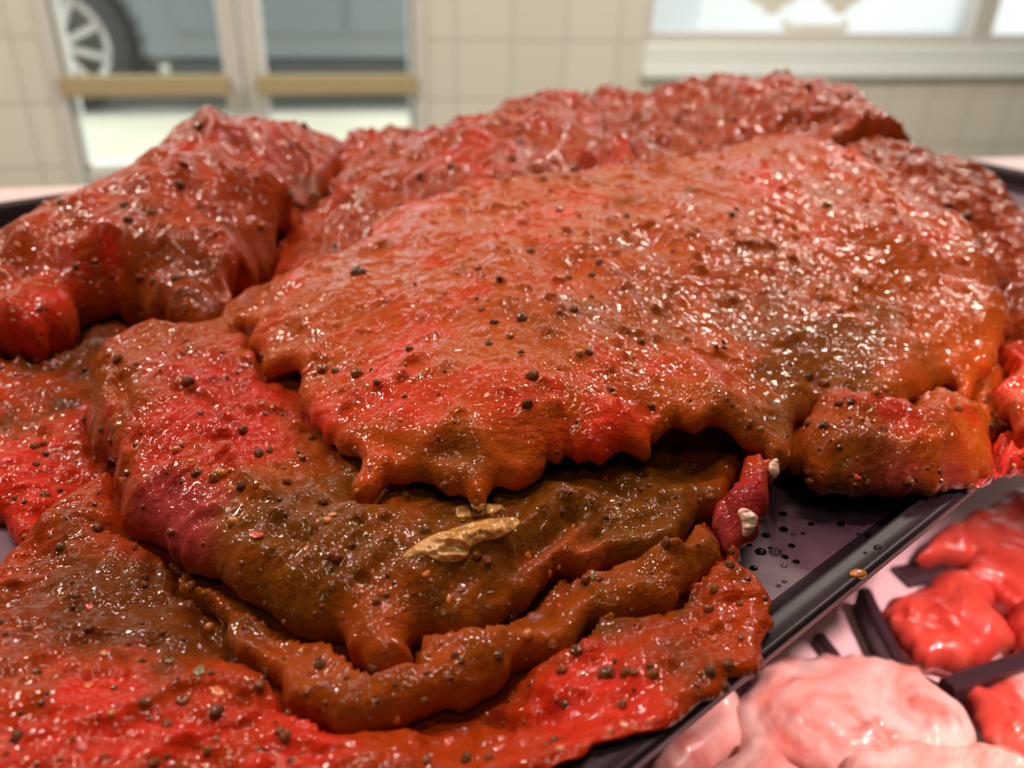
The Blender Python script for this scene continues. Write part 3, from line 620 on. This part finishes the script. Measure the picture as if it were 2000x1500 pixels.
slab('large top sheet of glossy orange-red meat draped over the whole heap',
     [(468, 612, -.104), (530, 560, -.101), (640, 518, -.098), (715, 470, -.096), (745, 432, -.094), (860, 385, -.090), (1000, 355, -.087), (1150, 340, -.086), (1290, 325, -.085), (1420, 302, -.083), (1500, 272, -.080), (1620, 290, -.081), (1730, 345, -.085), (1800, 395, -.089), (1900, 462, -.094), (1950, 540, -.099), (1962, 620, -.103), (1945, 690, -.107), (1885, 772, -.111), (1850, 745, -.110), (1790, 790, -.111), (1690, 800, -.111), (1590, 790, -.111), (1545, 850, -.112), (1515, 885, -.111), (1470, 868, -.109), (1400, 850, -.107), (1320, 842, -.1065), (1240, 862, -.1065), (1190, 890, -.1065), (1110, 882, -.1065), (1040, 905, -.1065), (978, 935, -.107), (968, 960, -.107), (935, 982, -.107), (870, 962, -.107), (780, 942, -.107), (712, 948, -.107), (690, 920, -.107), (640, 862, -.107), (592, 795, -.1065), (560, 738, -.1065), (530, 702, -.106), (500, 660, -.1055)],
     [(560, 600, -.0975), (600, 680, -.0990), (700, 780, -.1000), (780, 870, -.1010), (900, 900, -.1010), (900, 800, -.0975), (1050, 800, -.0970), (1200, 800, -.0980), (1400, 800, -.1000), (800, 640, -.0945), (1000, 640, -.0925), (1200, 640, -.0940), (1350, 640, -.0970), (1500, 700, -.1015), (1500, 790, -.104), (1650, 700, -.1020), (1650, 560, -.0950), (1800, 680, -.1040), (1850, 560, -.0985), (760, 480, -.0900), (900, 470, -.0865), (1050, 440, -.0840), (1200, 420, -.0835), (1350, 400, -.0835), (1500, 380, -.0810), (1420, 312, -.0795), (1500, 278, -.0760), (1620, 300, -.0775), (1720, 360, -.0815), (1800, 430, -.0870), (1900, 520, -.0935), (1350, 520, -.0895), (1500, 480, -.0875), (1200, 530, -.0885), (1000, 530, -.0870), (1700, 460, -.0860), (1700, 380, -.0820)],
     0.0075, 0.0030, MM['top'], 0.0007, seed=53, lump=(0.0022, 30), mid=(0.0006, 110), fib=(0.0004, -0.9), base=-0.015, ragged=0.0028,
     sauce=[(1400, 560, 0.06, 0.10), (1150, 560, 0.05, 0.06), (900, 880, 0.012, 0.25), (1550, 620, 0.03, 0.08), (1600, 750, 0.02, 0.2), (1480, 840, 0.02, 0.18), (850, 560, 0.04, -0.04), (1200, 830, 0.02, -0.14), (650, 790, 0.014, -0.12), (800, 820, 0.02, -0.06), (1300, 300, 0.05, 0.1), (1700, 780, 0.03, 0.18), (1020, 740, 0.02, -0.08)],
     creases=[([(500, 640), (570, 620), (640, 650), (590, 720)], 0.002, 0.0012), ([(1000, 620), (1150, 720), (1300, 830)], 0.003, -0.0014), ([(1180, 520), (1350, 700), (1450, 840)], 0.005, 0.002), ([(820, 880), (900, 830), (960, 900)], 0.003, 0.002), ([(1280, 470), (1100, 520), (1040, 480)], 0.005, -0.0025), ([(1880, 700), (1820, 760), (1700, 770)], 0.003, 0.0015),
              ([(700, 850), (820, 900), (900, 880)], 0.0025, -0.0015), ([(1550, 300), (1700, 360), (1900, 500)], 0.004, 0.002)])

# each lower piece is pressed down by what lies on it, so build from the top of the heap
ORDER = [12, 3, 11, 10, 9, 7, 8, 6, 5, 4, 2, 1, 0]
for i_ in ORDER:
    a_, k_ = SPECS[i_]; build_slab(*a_, **k_)

# ------------------------------------------------------------------ red and pale cuts in the counter, right of the tray
def cut_mat(name, c1, c2, lo, hi, scale, rough=0.35, dist=1.5):
    m = mat(name, c1, rough); b = m.node_tree.nodes['Principled BSDF']
    tc = N(m, 'ShaderNodeTexCoord'); n = N(m, 'ShaderNodeTexNoise', Scale=scale, Detail=5.0, Roughness=0.6, Distortion=dist); L(m, tc.outputs['Object'], n.inputs['Vector'])
    L(m, ramp(m, n.outputs['Fac'], [(lo, c1), (hi, c2)]), b.inputs['Base Color'])
    bp = N(m, 'ShaderNodeBump', Strength=0.6, Distance=0.001); L(m, n.outputs['Fac'], bp.inputs['Height']); L(m, bp.outputs[0], b.inputs['Normal'])
    b.inputs['Subsurface Weight'].default_value = 0.15; b.inputs['Subsurface Scale'].default_value = 0.005; b.inputs['Coat Weight'].default_value = 0.3
    return m
redcut = cut_mat('fresh_red_meat', (0.62, 0.055, 0.035), (0.80, 0.12, 0.075), 0.4, 0.65, 30)
pale = cut_mat('marbled_pale_meat', (0.80, 0.26, 0.20), (0.90, 0.60, 0.54), 0.36, 0.56, 26)
fatty = cut_mat('fat_edged_meat', (0.72, 0.09, 0.06), (0.92, 0.66, 0.58), 0.50, 0.58, 14)
def cut(label, outline, inner, m, z=-.230, h=0.008, T=0.022, seed=1, cr=(), name='raw_steak', grp='fresh cuts in the counter dishes', lump=(0.0030, 40)):
    return build_slab(label, [(x, y, z) for x, y in outline], [(x, y, z+h) for x, y in inner], T, 0.008, m, 0.0011, seed=seed, creases=cr,
         lump=lump, mid=(0.0007, 110), fib=(0.0002, 0.4), name=name, cat='meat', group=grp, floor=ZD+0.0008)
n_mar = len(PIECES)
cut('bright red steak with a deep crease, right of the tray between two black dividers', [(1728, 1200), (1775, 1165), (1850, 1128), (1905, 1130), (1940, 1165), (1950, 1225), (1985, 1262), (1920, 1290), (1850, 1303), (1800, 1290), (1755, 1250)],
    [(1800, 1190), (1870, 1180), (1850, 1250), (1910, 1230)], redcut, seed=61, cr=[([(1735, 1185), (1790, 1200), (1850, 1215)], 0.0022, -0.004)])
cut('bright red steak close under the tray rim at the upper right', [(1870, 1115), (1900, 1085), (1780, 1085), (1900, 1010), (2050, 940), (2180, 980), (2160, 1120), (2060, 1180), (1990, 1185), (1925, 1155)],
    [(1960, 1090), (2040, 1050), (2050, 1120)], redcut, seed=67, cr=[([(1900, 1110), (1960, 1120), (2000, 1160)], 0.0022, -0.003)])
cut('bright red steak cut off by the right edge of the photo', [(1962, 1215), (2005, 1175), (2100, 1170), (2140, 1240), (2060, 1262), (1995, 1258)],
    [(2050, 1215), (2010, 1220)], redcut, seed=71)
cut('red steak with a thick white fat rim in the lower right corner', [(1878, 1348), (1940, 1335), (2080, 1295), (2160, 1420), (2120, 1540), (2010, 1490), (1950, 1460), (1905, 1410)],
    [(1960, 1390), (2040, 1400), (2060, 1470)], fatty, seed=73)
cut('big pale pink marbled piece of meat below the tray rim', [(1435, 1380), (1480, 1315), (1600, 1288), (1720, 1290), (1800, 1318), (1865, 1385), (1890, 1440), (1870, 1500), (1700, 1540), (1540, 1500), (1470, 1450)],
    [(1550, 1360), (1650, 1350), (1760, 1380), (1700, 1440), (1600, 1430), (1820, 1440)], pale, z=-.226, h=0.010, seed=79, cr=[([(1600, 1480), (1700, 1400), (1780, 1480)], 0.003, -0.002), ([(1560, 1400), (1650, 1440), (1760, 1430)], 0.002, 0.0015)], name='raw_pork_piece')
cut('pale pink marbled piece of meat at the bottom edge, right of centre', [(1640, 1530), (1700, 1470), (1790, 1450), (1900, 1452), (1990, 1480), (2060, 1560), (2000, 1700), (1700, 1700)],
    [(1800, 1520), (1900, 1530), (1850, 1600)], pale, z=-.221, h=0.008, seed=83, name='raw_pork_piece')
cut('small pale pink round piece of meat against the underside of the tray rim', [(1270, 1500), (1330, 1400), (1420, 1350), (1450, 1390), (1448, 1440), (1400, 1480), (1330, 1520)],
    [(1400, 1420), (1350, 1460)], pale, z=-.228, seed=89, name='raw_pork_piece')
cut('reddish pale piece of meat at the bottom edge beside the tray corner', [(1180, 1560), (1380, 1490), (1470, 1450), (1540, 1500), (1620, 1570), (1560, 1700), (1200, 1700)],
    [(1430, 1520), (1500, 1560), (1350, 1600)], pale, z=-.224, seed=97, name='raw_pork_piece')
def bar(label, pts, w, h, grp='black dividers between the fresh cuts'):
    b = MB(); base = ZD+0.0005
    q = [P(x, y, -0.24+h)[:2] for x, y in pts]
    bm = bmesh.new(); rows = []
    for i, p in enumerate(q):
        t = q[min(i+1, len(q)-1)]-q[max(i-1, 0)]; t = t/np.linalg.norm(t); nn = np.array([-t[1], t[0]])*w/2
        rows.append([bm.verts.new((*(p+nn*a), base+hh)) for a, hh in ((-1, 0), (-1, h-0.0012), (-0.6, h), (0.6, h), (1, h-0.0012), (1, 0))])
    for a, c in zip(rows[:-1], rows[1:]):
        for k in range(6): bm.faces.new([a[k], a[(k+1) % 6], c[(k+1) % 6], c[k]])
    bm.faces.new(rows[0]); bm.faces.new(rows[-1][::-1]); bmesh.ops.recalc_face_normals(bm, faces=bm.faces)
    b.add(bm); o = b.build('divider', divm, off=(*q[0], base)); return tag(o, label, 'divider', grp, 'thing')
divm = mat('dark_divider_plastic', (0.045, 0.022, 0.026), 0.35)
bar('dark divider running down between the red steak and the pale panels', [(1690, 1150), (1712, 1200), (1755, 1285), (1800, 1325), (1850, 1350), (1890, 1410), (1930, 1480), (1990, 1580)], 0.0055, 0.012)
bar('dark rounded rail between the upper red steaks and the fat-rimmed steak', [(1852, 1335), (1900, 1316), (2000, 1285), (2140, 1245)], 0.0065, 0.017)
bar('short dark slot piece between the two pale panels', [(1600, 1238), (1622, 1265), (1642, 1292)], 0.0050, 0.005)
bar('dark divider between the round pale piece and the big marbled piece', [(1430, 1370), (1462, 1430), (1500, 1465), (1560, 1520), (1620, 1580)], 0.005, 0.008)
dk = MB(); 
q = [P(x, y, -0.236) for x, y in ((1760, 1150), (1920, 1075), (1895, 1135), (1850, 1140))]
o = bar('dark red-brown dish showing between the red steaks under the tray rim', [(1760, 1122), (1830, 1108), (1930, 1095)], 0.012, 0.003, 'black dividers between the fresh cuts'); o.name = 'band'; o['category'] = 'band'; del o['group']  # low dark red-brown bar between the steaks

# ------------------------------------------------------------------ things seated on the meat by looking for its surface
bpy.context.view_layer.update()
DG = bpy.context.evaluated_depsgraph_get()
def hit(px, py):
    d = ray(px, py); ok, loc, nrm, fi, ob, mx = SC.ray_cast(DG, Vector((0, 0, HC)), Vector(d).normalized())
    return (loc, nrm, ob) if ok else (None, None, None)
MEATS = {p[0].name: p[0] for p in PIECES[:n_mar]}
def patch(name, outline, thick, m, step=3.0, parent=None, label=None, seed=1, amp=0.3):
    """a thin piece lying on whatever surface it covers; closed shell"""
    poly = closed_spline(outline, 6); lo = poly.min(0); hi = poly.max(0)
    xs = np.arange(lo[0]-step, hi[0]+2*step, step); ys = np.arange(lo[1]-step, hi[1]+2*step, step)
    X, Y = np.meshgrid(xs, ys, indexing='ij'); q = np.c_[X.ravel(), Y.ravel()]; s, cl = seg_dist(q, poly)
    ins = (s > 0).reshape(X.shape); cell = ins[:-1, :-1] | ins[1:, :-1] | ins[:-1, 1:] | ins[1:, 1:]
    used = np.zeros(X.shape, bool); used[:-1, :-1] |= cell; used[1:, :-1] |= cell; used[:-1, 1:] |= cell; used[1:, 1:] |= cell
    out = (used & ~ins).ravel(); q[out] = cl[out]; s[out] = 0; idx = -np.ones(len(q), int); use = np.nonzero(used.ravel())[0]
    R = 0.35*min(hi-lo); top = []; bot = []; 
    for n_, i in enumerate(use):
        loc, nrm, ob = hit(*q[i]); idx[i] = n_
        if loc is None: return None
        f = math.sqrt(max(0, 1-(1-min(1, s[i]/R))**2)); rr = 1+amp*float(fbm(np.array([q[i][0]/18]), np.array([q[i][1]/7]), seed, 2)[0])*2
        v = Vector(ray(*q[i])).normalized()
        off = (nrm*0.6-v*0.6)
        top.append(loc+off*thick*f*rr); bot.append(loc+v*0.0006)
        if parent is None and ob.name in MEATS: parent = MEATS[ob.name]
    I = idx.reshape(X.shape); ci, cj = np.nonzero(cell); n = len(use)
    F = [(I[a, b_], I[a+1, b_], I[a+1, b_+1], I[a, b_+1]) for a, b_ in zip(ci, cj)]
    vs = top+bot; allf = [tuple(int(k) for k in f) for f in F]+[tuple(int(k)+n for k in f[::-1]) for f in F]
    ec = {}
    for f in F:
        for a, b_ in zip(f, f[1:]+f[:1]): ec[(a, b_)] = 1
    for a, b_ in list(ec):
        if (b_, a) not in ec: allf.append((int(b_), int(a), int(a)+n, int(b_)+n))
    off = parent.location if parent else Vector((0, 0, 0))
    me = D.meshes.new(name); me.from_pydata([v-off for v in vs], [], allf); me.update(); me.shade_smooth()
    o = obj(name, me, m, parent)
    if label: o['label'] = label
    return o
fatm = noisy('cream_fat', (0.55, 0.27, 0.07), (0.66, 0.36, 0.12), 160, 0.3, 0.6, dist=0.0006, **{'Coat Weight': 1.0, 'Coat Roughness': 0.04, 'Subsurface Weight': 0.2, 'Subsurface Scale': 0.003})
whitefat = noisy('white_fat', (0.75, 0.48, 0.36), (0.85, 0.62, 0.50), 200, 0.3, 0.4, dist=0.0005, **{'Coat Weight': 1.0, 'Coat Roughness': 0.05, 'Subsurface Weight': 0.2, 'Subsurface Scale': 0.003})
patch('fat_strip', [(785, 1088), (830, 1052), (890, 1030), (950, 1014), (1005, 1010), (1014, 1025), (980, 1050), (930, 1062), (905, 1094), (860, 1098), (830, 1085)], 0.0012, fatm, label='cream coloured strip of fat', seed=3, amp=0.8)
patch('fat_strip', [(890, 990), (930, 984), (980, 985), (975, 1000), (930, 1010), (895, 1012)], 0.0008, fatm, seed=5)
patch('fat_strip', [(1502, 905), (1518, 895), (1524, 920), (1516, 935), (1504, 928)], 0.0009, whitefat, 2.0, label='white bit of fat')
patch('fat_strip', [(1440, 1000), (1455, 992), (1480, 1010), (1470, 1040), (1452, 1048), (1448, 1020)], 0.0009, whitefat, 2.0, label='white bit of fat')
#patch('fat_strip', [(410, 575), (300, 612), (265, 600), (290, 588), (340, 585)], 0.0008, whitefat, 3.0, label='pale bit of fat')

# spices: crushed peppercorns, chilli flakes, mustard seeds
def blobs(kind, n):
    out = []
    for k in range(n):
        bm = bmesh.new(); bmesh.ops.create_icosphere(bm, subdivisions=3 if kind != 'flake' else 2, radius=1)
        rnd = random.Random(k*7+len(kind)); ph = [rnd.uniform(0, 6.28) for _ in range(6)]
        for v in bm.verts:
            c = v.co
            if kind == 'pepper':
                f = 1+0.07*math.sin(6*c.x+ph[0]+2*c.z)+0.07*math.sin(7*c.y+ph[1]-3*c.x)+0.05*math.sin(9*c.z+ph[2]); c *= f
                c.z *= 0.85
            elif kind == 'seed': c *= 1+0.03*math.sin(4*c.x+ph[0]); c.x *= 1.12
            else:
                c *= 1+0.25*math.sin(2*math.atan2(c.y, c.x)+ph[0])+0.15*math.sin(3*math.atan2(c.y, c.x)+ph[1]); c.z = c.z*0.22+0.15*c.x*c.y
        me = D.meshes.new(kind); bm.to_mesh(me); bm.free(); me.shade_smooth(); out.append(me)
    return out
coat = {'Coat Weight': 1.0, 'Coat Roughness': 0.06}; coatp = {'Coat Weight': 0.7, 'Coat Roughness': 0.03, 'Specular IOR Level': 0.15}
pm = [noisy('wet_peppercorn', (0.09, 0.026, 0.008), (0.19, 0.060, 0.014), 500, 0.6, 0.5, dist=0.0003, **coatp), noisy('saucy_peppercorn', (0.17, 0.040, 0.008), (0.30, 0.08, 0.012), 500, 0.6, 0.5, dist=0.0003, **coatp)]
sm = mat('amber_mustard_seed', (0.48, 0.15, 0.02), 0.35, **coat)
fm = [mat('orange_chilli_flake', (0.58, 0.15, 0.015), 0.4, **coat), mat('red_chilli_flake', (0.55, 0.05, 0.01), 0.4, **coat), mat('olive_herb_flake', (0.16, 0.12, 0.02), 0.45, **coat)]
KIND = {'peppercorn': [], 'mustard_seed': [], 'chilli_flake': []}
for i, me in enumerate(blobs('pepper', 6)): me.materials.append(pm[i % 2]); KIND['peppercorn'].append(me)
for me in blobs('seed', 2): me.materials.append(sm); KIND['mustard_seed'].append(me)
for i, me in enumerate(blobs('flake', 6)): me.materials.append(fm[(0, 0, 1, 0, 2, 1)[i]]); KIND['chilli_flake'].append(me)
rg = random.Random(5); COUNT = {}
def spice(kind, px, py, r, sink=0.25):
    loc, nrm, ob = hit(px, py)
    if loc is None or ob.name not in MEATS: return
    par = MEATS[ob.name]; key = (par.name, kind)
    if COUNT.get(key, 0) >= 100: return
    COUNT[key] = COUNT.get(key, 0)+1
    o = D.objects.new(kind, rg.choice(KIND[kind])); COL.objects.link(o); o.parent = par
    o.location = loc-par.location+nrm*r*(0.25-sink)*(1 if kind != 'chilli_flake' else 0.3)
    q = nrm.to_track_quat('Z', 'Y'); e = q.to_matrix() @ Matrix.Rotation(rg.uniform(0, 6.28), 3, 'Z')
    if kind != 'chilli_flake': e = e @ Matrix.Rotation(rg.uniform(0, 3), 3, 'X')
    o.rotation_euler = e.to_euler(); k = rg.uniform(0.8, 1.2); o.scale = (r, r*k, r*rg.uniform(0.8, 1.1))
for px, py, r in [(700, 535, 2.6), (630, 722, 1.6), (697, 730, 1.7), (735, 746, 1.1), (800, 682, 1.2), (965, 630, 1.4), (1020, 622, 1.7), (955, 672, 1.1), (1040, 735, 1.8), (1030, 790, 2.0), (1150, 688, 1.3), (1120, 605, 1.5), (1035, 490, 1.6), (975, 545, 1.3), (1170, 512, 1.6), (940, 605, 1.0),
                  (68, 872, 1.6), (72, 908, 1.6), (85, 866, 1.3), (230, 700, 1.7), (370, 745, 1.6), (475, 840, 1.8), (505, 885, 1.6), (345, 545, 2.0), (300, 550, 1.6), (420, 1390, 2.0), (355, 1370, 1.8), (1125, 1270, 1.7), (1080, 1260, 1.5), (1185, 1315, 1.9), (930, 1085, 1.5), (1425, 1105, 1.7), (1395, 1150, 1.5),
                  (1385, 1190, 1.5), (1460, 1130, 1.2), (1610, 750, 1.8), (1580, 735, 1.5), (1870, 800, 1.6), (560, 940, 1.6), (420, 935, 2.2), (385, 925, 1.8), (655, 725, 1.3), (590, 400, 2.2), (575, 395, 1.7), (250, 430, 1.7), (120, 395, 1.6), (360, 320, 1.8), (1390, 162, 2.0), (1580, 168, 2.2), (390, 246, 2.2), (1660, 190, 2.2), (1430, 420, 1.6), (880, 325, 1.8), (975, 350, 1.6), (1060, 350, 1.7), (860, 260, 1.8),
                  (1885, 420, 2.6), (1240, 330, 1.6)]:
    spice('peppercorn', px, py, r*0.001*(0.72 if py > 780 else 0.95))
for px, py, r in [(500, 345, 1.0), (510, 440, 1.3), (240, 350, 1.0), (600, 720, 1.4), (1130, 690, 1.1), (880, 600, 1.0), (345, 880, 1.1), (410, 1225, 1.0), (1215, 330, 1.4), (1190, 1205, 1.2), (1160, 1125, 1.1), (1030, 1240, 1.2), (640, 1018, 1.2), (455, 1020, 1.2), (500, 1045, 1.4), (430, 925, 1.5), (1710, 765, 1.2), (250, 840, 1.2), (390, 1310, 1.2), (425, 1350, 1.3)]:
    spice(rg.choice(['mustard_seed', 'chilli_flake']), px, py, r*0.001, 0.15)
for k in range(620):
    px, py = rg.uniform(0, 2000), rg.uniform(140, 1500)
    spice('peppercorn', px, py, rg.choice([0.45, 0.5, 0.6, 0.7, 0.9, 1.2])*0.001*(1 if py > 450 else 1.5), 0.3)
for k in range(110): 
    px, py = rg.uniform(0, 2000), rg.uniform(140, 1500); spice('chilli_flake', px, py, rg.uniform(0.5, 1.0)*0.001*(1 if py > 450 else 1.4), 0.2)
for k in range(45):
    px, py = rg.uniform(0, 2000), rg.uniform(140, 1500); spice('mustard_seed', px, py, rg.uniform(0.5, 0.8)*0.001*(1 if py > 450 else 1.4), 0.3)

# water drops on the bare tray floor
water = mat('water', (0.9, 0.9, 0.9), 0.02, **{'Transmission Weight': 1.0, 'IOR': 1.33})
bm = bmesh.new(); bmesh.ops.create_icosphere(bm, subdivisions=3, radius=1)
for v in bm.verts: v.co.z = max(v.co.z, -0.0)*0.55
bmesh.ops.remove_doubles(bm, verts=bm.verts, dist=0.001); dm = D.meshes.new('water_drop'); bm.to_mesh(dm); bm.free(); dm.shade_smooth(); dm.materials.append(water)
for x, y, r in [(825, 210, 1.1), (740, 240, 1.0), (715, 320, 1.3), (787, 322, 1.5), (865, 290, .8), (833, 345, .8), (888, 368, .8), (828, 388, .75), (680, 400, .9), (830, 465, .6), (800, 485, .6), (1240, 240, 1.3), (1285, 298, .9), (920, 230, .5), (1190, 232, .6), (715, 600, 1.0), (655, 285, .8), (760, 300, .5), (870, 237, .6), (1105, 185, 1.0), (822, 135, 1.0), (960, 185, .8), (1225, 325, .5)]:
    px, py = 1200+x/2.5, 950+y/2.5; loc, nrm, ob = hit(px, py)
    if ob is None or ob.name != tray.name: continue
    o = D.objects.new('water_drop', dm); COL.objects.link(o); o.location = loc; o.scale = (r*0.0012, r*0.0009*1.1, r*0.001)
    q = nrm.to_track_quat('Z', 'Y'); o.rotation_euler = q.to_euler()
    tag(o, 'small clear water drop on the bare tray floor beside the meat', 'drop', 'water drops on the tray', 'thing')
loc, nrm, ob = hit(1676, 1121)
o = D.objects.new('sauce_blob', KIND['mustard_seed'][0]); COL.objects.link(o); o.location = loc; o.scale = (0.0019, 0.0013, 0.0009); tag(o, 'single orange blob of sauce on the inner rim of the black tray', 'sauce')

# fine beads of water along the outer lip of the tray
bm = bmesh.new(); rw = random.Random(9)
for k in range(170):
    t = rw.random()**1.3; px = 1430+t*300+rw.gauss(0, 3); py = 1340-t*215+rw.gauss(0, 3)-rw.random()*10*(1-t)
    p = P(px, py, ZR-HC-0.0008); rr = rw.uniform(0.00010, 0.00028)
    if (p[:2]@NV)-N0 < 0.0006 or (p[:2]@NV)-N0 > 0.006: continue
    bmesh.ops.create_icosphere(bm, subdivisions=1, radius=rr, matrix=Matrix.Translation((p[0], p[1], ZR-0.0005+rr*0.3)))
me = D.meshes.new('water_beads'); bm.to_mesh(me); bm.free(); me.shade_smooth()
o = obj('water_beads', me, water); tag(o, 'line of fine sparkling water beads along the outer lip of the black tray', 'water', None, 'stuff')
